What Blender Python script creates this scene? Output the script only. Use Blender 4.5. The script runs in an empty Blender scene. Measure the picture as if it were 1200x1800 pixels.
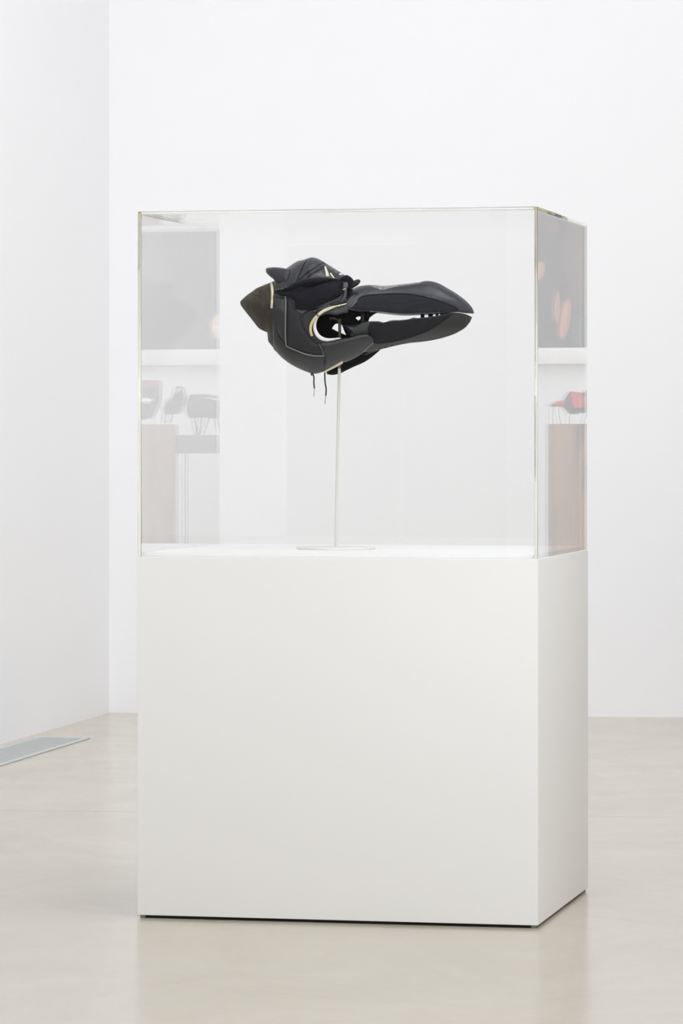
import bpy, bmesh, math, random
import numpy as np
from mathutils import Vector, Matrix
from mathutils.geometry import delaunay_2d_cdt

random.seed(4)
SC = bpy.context.scene
COL = SC.collection

# ------------------------------------------------------------------ camera, light, exposure
CAM_H = 1.068
cam_data = bpy.data.cameras.new('camera')
cam = bpy.data.objects.new('camera', cam_data)
COL.objects.link(cam)
cam.location = (0, 0, CAM_H)
cam.rotation_euler = (math.pi / 2, 0, 0)
cam_data.sensor_fit = 'HORIZONTAL'
cam_data.sensor_width = 24.0
cam_data.lens = 24.0 * 6888.0 / 1200.0
cam_data.shift_y = -132.3 / 1200.0
cam_data.clip_end = 100
SC.camera = cam

world = bpy.data.worlds.new('world')
SC.world = world
world.use_nodes = True
world.node_tree.nodes['Background'].inputs[0].default_value = (0.9, 0.95, 1.0, 1)
world.node_tree.nodes['Background'].inputs[1].default_value = 0.05

CEIL = 6.4
YF0 = -3.0


def area(name, loc, sx, sy, watts, color=(1, 1, 1)):
    l = bpy.data.lights.new(name, 'AREA')
    l.shape = 'RECTANGLE'
    l.size, l.size_y = sx, sy
    l.energy = watts
    l.color = color
    o = bpy.data.objects.new(name, l)
    COL.objects.link(o)
    o.location = loc
    return o


# luminous ceiling panels of the gallery
LAMP = (0.875, 0.900, 0.962)
for (lx, ly, w) in [(-0.9, 1.5, 38), (2.6, 1.5, 36), (-0.6, 5.0, 46), (2.6, 5.0, 56), (0.6, 7.8, 44), (3.4, 7.4, 102)]:
    area('ceiling_lamp', (lx, ly, CEIL - 0.05), 2.2, 2.6, w, LAMP)
# added unseen fill behind the camera, evens out pedestal front and walls
fill_lamp = area('front_fill', (0.7, YF0 + 0.05, 2.5), 9.2, 4.4, 420, LAMP)
fill_lamp.rotation_euler = (math.pi / 2, 0, 0)
# added unseen fill lamps that brighten the back wall and left wall
for (loc, aim, sx, sy, w, spread) in [((1.6, 10.6, CEIL - 0.15), (1.6, 14.6, 0.0), 4.0, 0.5, 4, 80),
                                      ((1.9, 11.2, CEIL - 0.15), (-1.1, 13.6, 0.4), 3.0, 0.5, 46, 90)]:
    wl = area('wall_fill', loc, sx, sy, w, LAMP)
    wl.rotation_euler = (Vector(aim) - Vector(loc)).to_track_quat('-Z', 'Y').to_euler()
    wl.data.spread = math.radians(spread)

SC.view_settings.view_transform = 'Standard'
SC.view_settings.look = 'None'
SC.view_settings.gamma = 1.0
SC.view_settings.use_curve_mapping = False
SC.view_settings.exposure = 0.0
SC.cycles.diffuse_bounces = 8
SC.cycles.glossy_bounces = 8
SC.cycles.transmission_bounces = 14
SC.cycles.max_bounces = 20
SC.cycles.transparent_max_bounces = 40


# ------------------------------------------------------------------ materials
def lin(*rgb):
    return tuple(((c / 255) / 12.92 if c / 255 <= 0.04045 else ((c / 255 + 0.055) / 1.055) ** 2.4) for c in rgb)


class NT:
    def __init__(self, name):
        self.m = bpy.data.materials.new(name)
        self.m.use_nodes = True
        self.t = self.m.node_tree
        self.n = self.t.nodes
        self.b = self.n['Principled BSDF']
        self.out = self.n['Material Output']

    def add(self, kind, **kw):
        nd = self.n.new(kind)
        for k, v in kw.items():
            setattr(nd, k, v)
        return nd

    def link(self, a, b):
        self.t.links.new(a, b)

    def math(self, op, a, b=None, clamp=False):
        nd = self.add('ShaderNodeMath', operation=op, use_clamp=clamp)
        for i, v in enumerate((a, b)):
            if v is None:
                continue
            if isinstance(v, (int, float)):
                nd.inputs[i].default_value = v
            else:
                self.link(v, nd.inputs[i])
        return nd.outputs[0]

    def mix(self, fac, a, b):
        nd = self.add('ShaderNodeMix', data_type='RGBA')
        for sock, v in ((nd.inputs['Factor'], fac), (nd.inputs['A'], a), (nd.inputs['B'], b)):
            pass
        ins = {s.identifier: s for s in nd.inputs}
        for key, v in (('Factor_Float', fac), ('A_Color', a), ('B_Color', b)):
            s = ins[key]
            if isinstance(v, (int, float)):
                s.default_value = v
            elif isinstance(v, tuple):
                s.default_value = (*v, 1) if len(v) == 3 else v
            else:
                self.link(v, s)
        return [s for s in nd.outputs if s.identifier == 'Result_Color'][0]


def mat(name, rgb, rough=0.5, var=0.12, scale=60.0, bump=0.0, bscale=None, metallic=0.0, sheen=0.0, coat=0.0, spec=0.5):
    """Plain procedural surface: a colour with slight mottling, optional fine relief."""
    t = NT(name)
    c = lin(*rgb)
    tc = t.add('ShaderNodeTexCoord')
    nz = t.add('ShaderNodeTexNoise')
    nz.inputs['Scale'].default_value = scale
    nz.inputs['Detail'].default_value = 4
    t.link(tc.outputs['Object'], nz.inputs['Vector'])
    lo = tuple(max(0, v * (1 - var)) for v in c)
    hi = tuple(min(1, v * (1 + var)) for v in c)
    t.link(t.mix(nz.outputs['Fac'], lo, hi), t.b.inputs['Base Color'])
    t.b.inputs['Roughness'].default_value = rough
    t.b.inputs['Metallic'].default_value = metallic
    t.b.inputs['Specular IOR Level'].default_value = spec
    t.b.inputs['Sheen Weight'].default_value = sheen
    t.b.inputs['Coat Weight'].default_value = coat
    if bump:
        n2 = t.add('ShaderNodeTexNoise')
        n2.inputs['Scale'].default_value = bscale or scale * 6
        n2.inputs['Detail'].default_value = 3
        t.link(tc.outputs['Object'], n2.inputs['Vector'])
        bp = t.add('ShaderNodeBump')
        bp.inputs['Strength'].default_value = bump
        bp.inputs['Distance'].default_value = 0.001
        t.link(n2.outputs['Fac'], bp.inputs['Height'])
        t.link(bp.outputs[0], t.b.inputs['Normal'])
    return t.m


def mat_floor():
    t = NT('polished_concrete')
    tc = t.add('ShaderNodeTexCoord')
    mp = t.add('ShaderNodeMapping')
    mp.inputs['Scale'].default_value = (1.0, 0.6, 1.0)
    t.link(tc.outputs['Object'], mp.inputs['Vector'])
    n1 = t.add('ShaderNodeTexNoise')
    n1.inputs['Scale'].default_value = 2.2
    n1.inputs['Detail'].default_value = 8
    n1.inputs['Roughness'].default_value = 0.62
    n1.inputs['Distortion'].default_value = 0.6
    t.link(mp.outputs[0], n1.inputs['Vector'])
    n2 = t.add('ShaderNodeTexNoise')
    n2.inputs['Scale'].default_value = 38
    n2.inputs['Detail'].default_value = 5
    t.link(tc.outputs['Object'], n2.inputs['Vector'])
    r1 = t.add('ShaderNodeMapRange')
    r1.inputs[1].default_value, r1.inputs[2].default_value = 0.34, 0.68
    t.link(n1.outputs['Fac'], r1.inputs[0])
    a = t.mix(r1.outputs[0], FLOOR_A, FLOOR_B)
    r2 = t.add('ShaderNodeMapRange')
    r2.inputs[1].default_value, r2.inputs[2].default_value = 0.3, 0.7
    r2.inputs[3].default_value, r2.inputs[4].default_value = 0.0, 0.16
    t.link(n2.outputs['Fac'], r2.inputs[0])
    t.link(t.mix(r2.outputs[0], a, FLOOR_C), t.b.inputs['Base Color'])
    r3 = t.add('ShaderNodeMapRange')
    r3.inputs[3].default_value, r3.inputs[4].default_value = 0.17, 0.21
    t.link(n1.outputs['Fac'], r3.inputs[0])
    t.link(r3.outputs[0], t.b.inputs['Roughness'])
    t.b.inputs['Specular IOR Level'].default_value = 0.5
    return t.m


FLOOR_A = lin(178, 170, 152)
FLOOR_B = lin(190, 183, 166)
FLOOR_C = lin(194, 187, 171)


def mat_pane():
    """Clear acrylic sheet: light passes, the surface mirrors more at grazing angles."""
    t = NT('clear_acrylic')
    g = t.add('ShaderNodeNewGeometry')
    dot = t.add('ShaderNodeVectorMath', operation='DOT_PRODUCT')
    t.link(g.outputs['Incoming'], dot.inputs[0])
    t.link(g.outputs['Normal'], dot.inputs[1])
    cos = t.math('ABSOLUTE', dot.outputs['Value'])
    om = t.math('SUBTRACT', 1.0, cos, clamp=True)
    p5 = t.math('POWER', om, 5.0)
    f = t.math('ADD', t.math('MULTIPLY', p5, 0.74), 0.014, clamp=True)
    tr = t.add('ShaderNodeBsdfTransparent')
    tr.inputs[0].default_value = (0.997, 0.998, 0.996, 1)
    gl = t.add('ShaderNodeBsdfGlossy')
    gl.inputs['Roughness'].default_value = 0.0
    gl.inputs['Color'].default_value = (1, 1, 1, 1)
    mx = t.add('ShaderNodeMixShader')
    t.link(f, mx.inputs[0])
    t.link(tr.outputs[0], mx.inputs[1])
    t.link(gl.outputs[0], mx.inputs[2])
    t.link(mx.outputs[0], t.out.inputs['Surface'])
    t.n.remove(t.b)
    return t.m


def mat_edge(name='acrylic_edge', ca=(0.98, 0.982, 0.935), cb=(0.965, 0.968, 0.90)):
    t = NT(name)
    tc = t.add('ShaderNodeTexCoord')
    nz = t.add('ShaderNodeTexNoise')
    nz.inputs['Scale'].default_value = 25
    t.link(tc.outputs['Object'], nz.inputs['Vector'])
    gl = t.add('ShaderNodeBsdfGlass')
    gl.inputs['IOR'].default_value = 1.49
    gl.inputs['Roughness'].default_value = 0.02
    t.link(t.mix(nz.outputs['Fac'], ca, cb), gl.inputs['Color'])
    t.link(gl.outputs[0], t.out.inputs['Surface'])
    t.n.remove(t.b)
    return t.m


def mat_perforated(name, rgb, dot, scale, rough=0.75):
    t = NT(name)
    tc = t.add('ShaderNodeTexCoord')
    vo = t.add('ShaderNodeTexVoronoi')
    vo.inputs['Scale'].default_value = scale
    vo.inputs['Randomness'].default_value = 0.25
    t.link(tc.outputs['Object'], vo.inputs['Vector'])
    mr = t.add('ShaderNodeMapRange')
    mr.inputs[1].default_value, mr.inputs[2].default_value = 0.15, 0.5
    mr.inputs[3].default_value, mr.inputs[4].default_value = 1.0, 0.0
    t.link(vo.outputs['Distance'], mr.inputs[0])
    nz = t.add('ShaderNodeTexNoise')
    nz.inputs['Scale'].default_value = 30
    t.link(tc.outputs['Object'], nz.inputs['Vector'])
    fac = t.math('MULTIPLY', mr.outputs[0], nz.outputs['Fac'])
    t.link(t.mix(fac, lin(*rgb), lin(*dot)), t.b.inputs['Base Color'])
    bp = t.add('ShaderNodeBump')
    bp.inputs['Strength'].default_value = 0.35
    bp.inputs['Distance'].default_value = 0.0008
    t.link(mr.outputs[0], bp.inputs['Height'])
    t.link(bp.outputs[0], t.b.inputs['Normal'])
    t.b.inputs['Roughness'].default_value = rough
    t.b.inputs['Specular IOR Level'].default_value = 0.25
    return t.m


def mat_knit(name, rgb, hi, scale):
    t = NT(name)
    tc = t.add('ShaderNodeTexCoord')
    wv = t.add('ShaderNodeTexWave', bands_direction='X')
    wv.inputs['Scale'].default_value = scale
    wv.inputs['Distortion'].default_value = 2.5
    wv.inputs['Detail Scale'].default_value = 2.0
    t.link(tc.outputs['Object'], wv.inputs['Vector'])
    t.link(t.mix(wv.outputs['Fac'], lin(*rgb), lin(*hi)), t.b.inputs['Base Color'])
    bp = t.add('ShaderNodeBump')
    bp.inputs['Strength'].default_value = 0.3
    bp.inputs['Distance'].default_value = 0.0008
    t.link(wv.outputs['Fac'], bp.inputs['Height'])
    t.link(bp.outputs[0], t.b.inputs['Normal'])
    t.b.inputs['Roughness'].default_value = 0.8
    t.b.inputs['Specular IOR Level'].default_value = 0.2
    return t.m


def mat_wood(name):
    t = NT(name)
    tc = t.add('ShaderNodeTexCoord')
    mp = t.add('ShaderNodeMapping')
    mp.inputs['Scale'].default_value = (9, 9, 0.55)
    t.link(tc.outputs['Object'], mp.inputs['Vector'])
    nz = t.add('ShaderNodeTexNoise')
    nz.inputs['Scale'].default_value = 1.6
    nz.inputs['Detail'].default_value = 3
    nz.inputs['Distortion'].default_value = 0.9
    t.link(mp.outputs[0], nz.inputs['Vector'])
    w = t.add('ShaderNodeMath', operation='SINE')
    t.link(t.math('MULTIPLY', nz.outputs['Fac'], 34.0), w.inputs[0])
    p = t.math('POWER', t.math('MULTIPLY', t.math('ADD', w.outputs[0], 1.0), 0.5), 6.0)
    base = t.mix(nz.outputs['Fac'], lin(122, 90, 58), lin(150, 116, 80))
    t.link(t.mix(t.math('MULTIPLY', p, 0.95), base, lin(62, 50, 44)), t.b.inputs['Base Color'])
    t.b.inputs['Roughness'].default_value = 0.45
    return t.m


def mat_print():
    """Flat dark photographic print with a few orange cloth shapes and a pale round badge (object coordinates)."""
    t = NT('dark_print')
    tc = t.add('ShaderNodeTexCoord')
    sp = t.add('ShaderNodeSeparateXYZ')
    t.link(tc.outputs['Object'], sp.inputs[0])
    X, Z = sp.outputs[0], sp.outputs[2]
    nz = t.add('ShaderNodeTexNoise')
    nz.inputs['Scale'].default_value = 7
    nz.inputs['Detail'].default_value = 5
    t.link(tc.outputs['Object'], nz.inputs['Vector'])
    r = t.add('ShaderNodeMapRange')
    r.inputs[1].default_value, r.inputs[2].default_value = 0.42, 0.66
    t.link(nz.outputs['Fac'], r.inputs[0])
    col = t.mix(r.outputs[0], lin(34, 34, 37), lin(74, 60, 58))

    def ell(cx, cz, rx, rz, rot=0.0, soft=0.25, wob=0.35):
        dx = t.math('SUBTRACT', X, cx)
        dz = t.math('SUBTRACT', Z, cz)
        ca, sa = math.cos(rot), math.sin(rot)
        a = t.math('DIVIDE', t.math('ADD', t.math('MULTIPLY', dx, ca), t.math('MULTIPLY', dz, sa)), rx)
        b = t.math('DIVIDE', t.math('SUBTRACT', t.math('MULTIPLY', dz, ca), t.math('MULTIPLY', dx, sa)), rz)
        d = t.math('ADD', t.math('MULTIPLY', a, a), t.math('MULTIPLY', b, b))
        d = t.math('ADD', d, t.math('MULTIPLY', t.math('SUBTRACT', nz.outputs['Fac'], 0.5), wob * 4))
        m = t.add('ShaderNodeMapRange')
        m.inputs[1].default_value, m.inputs[2].default_value = 1.0 - soft, 1.0 + soft
        m.inputs[3].default_value, m.inputs[4].default_value = 1.0, 0.0
        t.link(d, m.inputs[0])
        return m.outputs[0]
    for (cx, cz, rx, rz, rot, c, so, wo) in PRINT_SHAPES:
        col = t.mix(ell(cx, cz, rx, rz, rot, so, wo), col, lin(*c))
    t.link(col, t.b.inputs['Base Color'])
    t.b.inputs['Roughness'].default_value = 0.6
    return t.m


# print shapes in metres from the print's lower left corner (seen from the front)
PRINT_SHAPES = [
    (0.66, 0.36, 0.09, 0.26, 0.0, (92, 74, 70), 0.5, 0.3),
    (0.857, 0.300, 0.017, 0.036, 0.2, (196, 134, 100), 0.3, 0.2),
    (0.800, 0.47, 0.013, 0.026, 0.2, (104, 78, 72), 0.5, 0.3),
    (0.757, 0.112, 0.018, 0.074, 0.16, (196, 128, 98), 0.25, 0.25),
    (0.790, 0.160, 0.009, 0.060, 0.05, (190, 134, 112), 0.25, 0.2),
    (0.700, 0.07, 0.030, 0.060, 0.0, (74, 84, 78), 0.4, 0.5),
    (0.318, 0.090, 0.053, 0.056, 0.0, (226, 190, 146), 0.08, 0.0),
    (0.326, 0.084, 0.027, 0.013, 0.0, (240, 236, 226), 0.1, 0.0),
    (0.326, 0.084, 0.017, 0.006, 0.0, (150, 150, 146), 0.1, 0.0),
]

M = {}
M['wall'] = mat('white_wall_paint', (238, 238, 239), 0.75, 0.008, 3, 0.03, 220)
M['dark_wall'] = mat('dark_unseen_wall', (44, 44, 45), 0.8, 0.05, 3)  # unseen wall stretch, darkened for what the front pane mirrors
M['ceiling'] = mat('white_ceiling_paint', (236, 236, 235), 0.8, 0.008, 3)
M['floor'] = mat_floor()
M['joint'] = mat('joint_filler', (150, 145, 132), 0.8)
M['plinth'] = mat('white_lacquer', (231, 230, 227), 0.42, 0.006, 6, 0.02, 300)
M['deck'] = mat('white_deck_board', (243, 243, 241), 0.5, 0.004, 6)
M['glide'] = mat('grey_glide', (120, 116, 104), 0.5)
M['under'] = mat('gap_shade_black', (8, 8, 7), 0.9)  # black that stands in for shade in narrow gaps
M['pane'] = mat_pane()
M['edge'] = mat_edge()
M['edge_top'] = mat_edge('clear_top_edge', (0.99, 0.991, 0.972), (0.985, 0.987, 0.96))
M['steel'] = mat('brushed_grille_metal', (192, 195, 193), 0.4, 0.05, 80)
M['vent_dark'] = mat('vent_shadow', (120, 122, 120), 0.8)
M['stand'] = mat('white_enamel', (214, 214, 207), 0.35, 0.01)
M['plate'] = mat('white_enamel_plate', (226, 226, 221), 0.4, 0.01)
M['rod_dark'] = mat('shaded_bracket', (92, 82, 62), 0.5)  # shade inside the eye is put into this colour
M['leather'] = mat('black_leather', (41, 42, 49), 0.36, 0.12, 26, 0.03, 350)
M['leather2'] = mat('charcoal_leather', (36, 36, 39), 0.42, 0.12, 26, 0.03, 350)
M['quarter'] = mat('dark_nubuck', (33, 33, 36), 0.55, 0.14, 30, 0.03, 350, spec=0.35)
M['toe'] = mat('smooth_toe_leather', (43, 45, 53), 0.33, 0.10, 20, 0.02, 300)
M['toe_low'] = mat('smooth_jaw_leather', (36, 37, 37), 0.40, 0.12, 20, 0.02, 300)
M['mesh_up'] = mat_perforated('dotted_mesh', (25, 26, 30), (60, 61, 70), 330)
M['knit_low'] = mat_knit('ribbed_mesh', (23, 23, 27), (38, 38, 43), 150)
M['fabric'] = mat('navy_black_fabric', (15, 14, 24), 0.8, 0.2, 60, 0.05, 350, sheen=0.04, spec=0.2)
M['black'] = mat('black_lining', (11, 11, 12), 0.9, 0.2, 60, spec=0.15)
M['black2'] = mat('black_rubber', (24, 24, 26), 0.6, 0.2, 60)
M['brown'] = mat('brown_black_heel_cloth', (47, 38, 22), 0.6, 0.3, 40, 0.05, 350)
M['brown_rib'] = mat('brown_black_heel_rib', (40, 32, 17), 0.6, 0.3, 40, 0.05, 350)
M['cream'] = mat('cream_foam_edge', (222, 214, 184), 0.6, 0.05, 80)
M['tan'] = mat('tan_foam_edge', (212, 196, 150), 0.6, 0.06, 80)
M['white_piece'] = mat('white_plastic', (232, 230, 232), 0.45, 0.02)
M['piping'] = mat('silver_piping', (150, 150, 144), 0.4, 0.1)
M['tile'] = mat('silver_grey_eyelet', (136, 136, 138), 0.4, 0.15, 60)
M['strap_post'] = mat('shaded_mount_post', (96, 88, 72), 0.45, 0.05, 40)  # white rod continued, its colour darkened for the shade inside the skull
M['strap'] = mat('grey_strap', (84, 86, 90), 0.5, 0.1, 40)
M['aglet'] = mat('clear_aglet', (176, 170, 158), 0.3, 0.05)
M['wood'] = mat_wood('brown_plywood')
M['red'] = mat('red_leather', (196, 36, 44), 0.4, 0.1, 40)
M['grey_table'] = mat('grey_laminate', (92, 93, 88), 0.5, 0.04)
M['wire'] = mat('black_wire', (30, 32, 34), 0.4)
M['dull_red'] = mat('dull_red_leather', (128, 72, 72), 0.5, 0.1, 40)
M['frame'] = mat('white_frame', (240, 240, 238), 0.5, 0.01)
M['print'] = mat_print()


# ------------------------------------------------------------------ helpers
def meta(o, label=None, cat=None, group=None, kind=None):
    if label:
        o['label'] = label
    if cat:
        o['category'] = cat
    if group:
        o['group'] = group
    if kind:
        o['kind'] = kind
    return o


def empty(name, loc, rz=0.0, label=None, cat=None):
    o = bpy.data.objects.new(name, None)
    o.empty_display_size = 0.05
    COL.objects.link(o)
    o.location = loc
    o.rotation_euler = (0, 0, rz)
    return meta(o, label, cat)


def build(name, verts, faces, material, parent=None, smooth=True, loc=None, sharp=None):
    me = bpy.data.meshes.new(name)
    me.from_pydata([tuple(v) for v in verts], [], [tuple(f) for f in faces])
    bm = bmesh.new()
    bm.from_mesh(me)
    bmesh.ops.remove_doubles(bm, verts=bm.verts, dist=1e-7)
    bmesh.ops.recalc_face_normals(bm, faces=bm.faces)
    if smooth:
        for f in bm.faces:
            f.smooth = True
        if sharp:
            for e in bm.edges:
                if len(e.link_faces) == 2 and e.calc_face_angle(0) > sharp:
                    e.smooth = False
    bm.to_mesh(me)
    bm.free()
    me.materials.append(material)
    o = bpy.data.objects.new(name, me)
    COL.objects.link(o)
    if parent:
        o.parent = parent
    if loc:
        o.location = loc
    return o


def box(name, lo, hi, material, parent=None, bevel=0.0, seg=2):
    """Box between two local corners; the origin stays at the parent's origin."""
    bm = bmesh.new()
    bmesh.ops.create_cube(bm, size=1.0)
    for v in bm.verts:
        v.co = Vector(((lo[i] + hi[i]) / 2 + v.co[i] * (hi[i] - lo[i]) for i in range(3)))
    if bevel:
        bmesh.ops.bevel(bm, geom=list(bm.edges), offset=bevel, segments=seg, affect='EDGES', profile=0.5)
        for f in bm.faces:
            f.smooth = True
        for e in bm.edges:
            if len(e.link_faces) == 2 and e.calc_face_angle(0) > math.radians(50):
                e.smooth = False
    me = bpy.data.meshes.new(name)
    bm.to_mesh(me)
    bm.free()
    me.materials.append(material)
    o = bpy.data.objects.new(name, me)
    COL.objects.link(o)
    if parent:
        o.parent = parent
    return o


def prism(name, pts, z0, z1, material, parent=None):
    n = len(pts)
    v = [(x, y, z0) for x, y in pts] + [(x, y, z1) for x, y in pts]
    f = [tuple(range(n)), tuple(range(n, 2 * n))] + [(i, (i + 1) % n, n + (i + 1) % n, n + i) for i in range(n)]
    return build(name, v, f, material, parent, smooth=False)


def tube_geo(pts, radii, n=10):
    """Swept round tube through 3D points; returns verts, faces."""
    P = [Vector(p) for p in pts]
    if not hasattr(radii, '__len__'):
        radii = [radii] * len(P)
    V, F = [], []
    up = None
    for i, p in enumerate(P):
        t = (P[min(i + 1, len(P) - 1)] - P[max(i - 1, 0)]).normalized()
        if up is None:
            up = t.orthogonal().normalized()
        else:
            up = (up - t * up.dot(t)).normalized()
        s = t.cross(up)
        for k in range(n):
            a = 2 * math.pi * k / n
            V.append(p + (up * math.cos(a) + s * math.sin(a)) * radii[i])
    for i in range(len(P) - 1):
        for k in range(n):
            F.append((i * n + k, i * n + (k + 1) % n, (i + 1) * n + (k + 1) % n, (i + 1) * n + k))
    F.append(tuple(range(n)))
    F.append(tuple(range((len(P) - 1) * n, len(P) * n)))
    return V, F


def spline(pts, sub=6):
    P = [Vector(p) for p in pts]
    out = []
    for i in range(len(P) - 1):
        p0, p1, p2, p3 = P[max(i - 1, 0)], P[i], P[i + 1], P[min(i + 2, len(P) - 1)]
        for k in range(sub):
            t = k / sub
            out.append(0.5 * ((2 * p1) + (p2 - p0) * t + (2 * p0 - 5 * p1 + 4 * p2 - p3) * t * t + (3 * p1 - p0 - 3 * p2 + p3) * t ** 3))
    out.append(P[-1])
    return out


def tube(name, pts, r, material, parent=None, n=10, sub=6, smooth_path=True):
    path = spline(pts, sub) if smooth_path and len(pts) > 2 else [Vector(p) for p in pts]
    v, f = tube_geo(path, r, n)
    return build(name, v, f, material, parent, sharp=math.radians(60))


def lathe(name, prof, material, parent=None, n=64, loc=(0, 0, 0)):
    V, F = [], []
    for r, z in prof:
        for k in range(n):
            a = 2 * math.pi * k / n
            V.append((loc[0] + r * math.cos(a), loc[1] + r * math.sin(a), loc[2] + z))
    for i in range(len(prof) - 1):
        for k in range(n):
            F.append((i * n + k, i * n + (k + 1) % n, (i + 1) * n + (k + 1) % n, (i + 1) * n + k))
    F.append(tuple(range(n)))
    F.append(tuple(range((len(prof) - 1) * n, len(prof) * n)))
    return build(name, V, F, material, parent, sharp=math.radians(40))


# ------------------------------------------------------------------ room
CORNER = Vector((-0.898, 15.16))
BDIR = Vector((2.197, -0.25)).normalized()
LDIR = Vector((-0.288, -1.55)).normalized()
XR, YF = 5.6, YF0
BR = CORNER + BDIR * ((XR - CORNER.x) / BDIR.x)
LF = CORNER + LDIR * ((YF - CORNER.y) / LDIR.y)
TH = 0.2

o = prism('wall_back', [CORNER, BR, BR + Vector((0, TH)), CORNER + Vector((-TH, TH))], -0.05, CEIL + 0.1, M['wall'])
meta(o, kind='structure')
LM = CORNER + LDIR * ((5.6 - CORNER.y) / LDIR.y)     # unseen wall made dark from here to keep front pane reflections dark
o = prism('wall_left', [CORNER, CORNER + Vector((-TH, TH)), LM + Vector((-TH, 0)), LM], -0.05, CEIL + 0.1, M['wall'])
meta(o, kind='structure')
o = prism('wall_left_rear', [LM, LM + Vector((-TH, 0)), LF + Vector((-TH, 0)), LF], -0.05, CEIL + 0.1, M['dark_wall'])
meta(o, kind='structure')
o = prism('wall_right', [(XR, YF), (XR + TH, YF), (XR + TH, BR.y + TH), (XR, BR.y)], -0.05, CEIL + 0.1, M['wall'])
meta(o, kind='structure')
o = prism('wall_front', [(LF.x - TH, YF - TH), (XR + TH, YF - TH), (XR + TH, YF), (LF.x - TH, YF)], -0.05, CEIL + 0.1, M['wall'])
meta(o, kind='structure')
o = prism('ceiling', [(LF.x - TH, YF - TH), (XR + TH, YF - TH), (XR + TH, 15.6), (LF.x - TH, 15.6)], CEIL, CEIL + 0.1, M['ceiling'])
meta(o, kind='structure')

# floor: two concrete pours with a thin saw-cut joint across the room behind the pedestal
fl = prism('floor', [(LF.x - TH, YF - TH), (XR + TH, YF - TH), (XR + TH, 15.6), (LF.x - TH, 15.6)], -0.20, -0.004, M['joint'])
meta(fl, kind='structure')
xa, xb = LF.x - TH, XR + TH


def jy(x):
    return 11.20 + (x + 1.0) * -0.105


g = 0.002
prism('concrete_slab', [(xa, YF - TH), (xb, YF - TH), (xb, jy(xb) - g), (xa, jy(xa) - g)], -0.004, 0.0, M['floor'], fl)
prism('concrete_slab', [(xa, jy(xa) + g), (xb, jy(xb) + g), (xb, 15.6), (xa, 15.6)], -0.004, 0.0, M['floor'], fl)

# linear floor vent along the left wall
vent = empty('floor_vent', (-0.985, 13.87, 0.0), math.atan2(LDIR.x, -LDIR.y) * -1, 'long grey metal floor grille set beside the left wall', 'vent')
vent.rotation_euler = (0, 0, math.atan2(-LDIR.y, -LDIR.x) - math.pi / 2)
VL = 4.2
box('vent_tray', (-0.080, -VL, 0.0003), (0.080, 0.0, 0.0012), M['vent_dark'], vent)
for x0 in (-0.096, 0.080):
    box('frame_rail', (x0, -VL - 0.016, 0.0003), (x0 + 0.016, 0.016, 0.004), M['steel'], vent, 0.0008)
box('gap_shade_strip', (-0.106, -VL, 0.0003), (-0.098, -0.02, 0.0010), M['under'], vent)  # black strip laid on the floor as the shade of a slot
for y0 in (-VL - 0.016, 0.0):
    box('frame_end', (-0.0795, y0, 0.0003), (0.0795, y0 + 0.016, 0.004), M['steel'], vent, 0.0008)
V, F = [], []
nb = 16
for i in range(nb):
    x = -0.075 + 0.150 * i / (nb - 1)
    b = len(V)
    for (dx, z) in ((-0.0027, 0.0012), (0.0027, 0.0012), (0.0027, 0.0032), (-0.0027, 0.0032)):
        V += [(x + dx, -VL + 0.002, z), (x + dx, -0.002, z)]
    F += [(b, b + 2, b + 3, b + 1), (b + 2, b + 4, b + 5, b + 3), (b + 4, b + 6, b + 7, b + 5), (b + 6, b, b + 1, b + 7),
          (b, b + 6, b + 4, b + 2), (b + 1, b + 3, b + 5, b + 7)]
gr = build('grille_bars', V, F, M['steel'], vent, smooth=False)
gr['kind'] = 'stuff'

# ------------------------------------------------------------------ pedestal and vitrine
YAW = 0.2121
cY, sY = math.cos(YAW), math.sin(YAW)
W, D = 0.900, 0.729
CF = Vector((0.4265, 8.507))
ctr = CF + Vector((-cY, sY)) * (W / 2) + Vector((sY, cY)) * (D / 2)
GAP = 0.0066
ZP = CAM_H - 0.2656           # pedestal top
ZT = CAM_H + 0.4997           # vitrine top

ped = empty('display_pedestal', (ctr.x, ctr.y, 0), -YAW, 'large plain white box pedestal standing on the concrete floor', 'pedestal')
box('body', (-W / 2, -D / 2, GAP), (W / 2, D / 2, ZP), M['plinth'], ped, 0.0016, 3)
box('gap_shade_block', (-W / 2 + 0.009, -D / 2 + 0.009, 0.0008), (W / 2 - 0.009, D / 2 - 0.009, GAP + 0.002), M['under'], ped)  # black block filling the gap, painted as the shadow under the pedestal
for sx in (-1, 1):
    for sy in (-1, 1):
        cx, cy = sx * (W / 2 - 0.011), sy * (D / 2 - 0.011)
        lathe('glide_foot', [(0.006, 0.0), (0.0065, 0.001), (0.0065, GAP - 0.001), (0.004, GAP)], M['glide'], ped, 16, (cx, cy, 0))
DECK_H = 0.009
box('deck', (-W / 2 + 0.012, -D / 2 + 0.012, ZP), (W / 2 - 0.012, D / 2 - 0.012, ZP + DECK_H), M['deck'], ped, 0.0012, 2)

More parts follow.
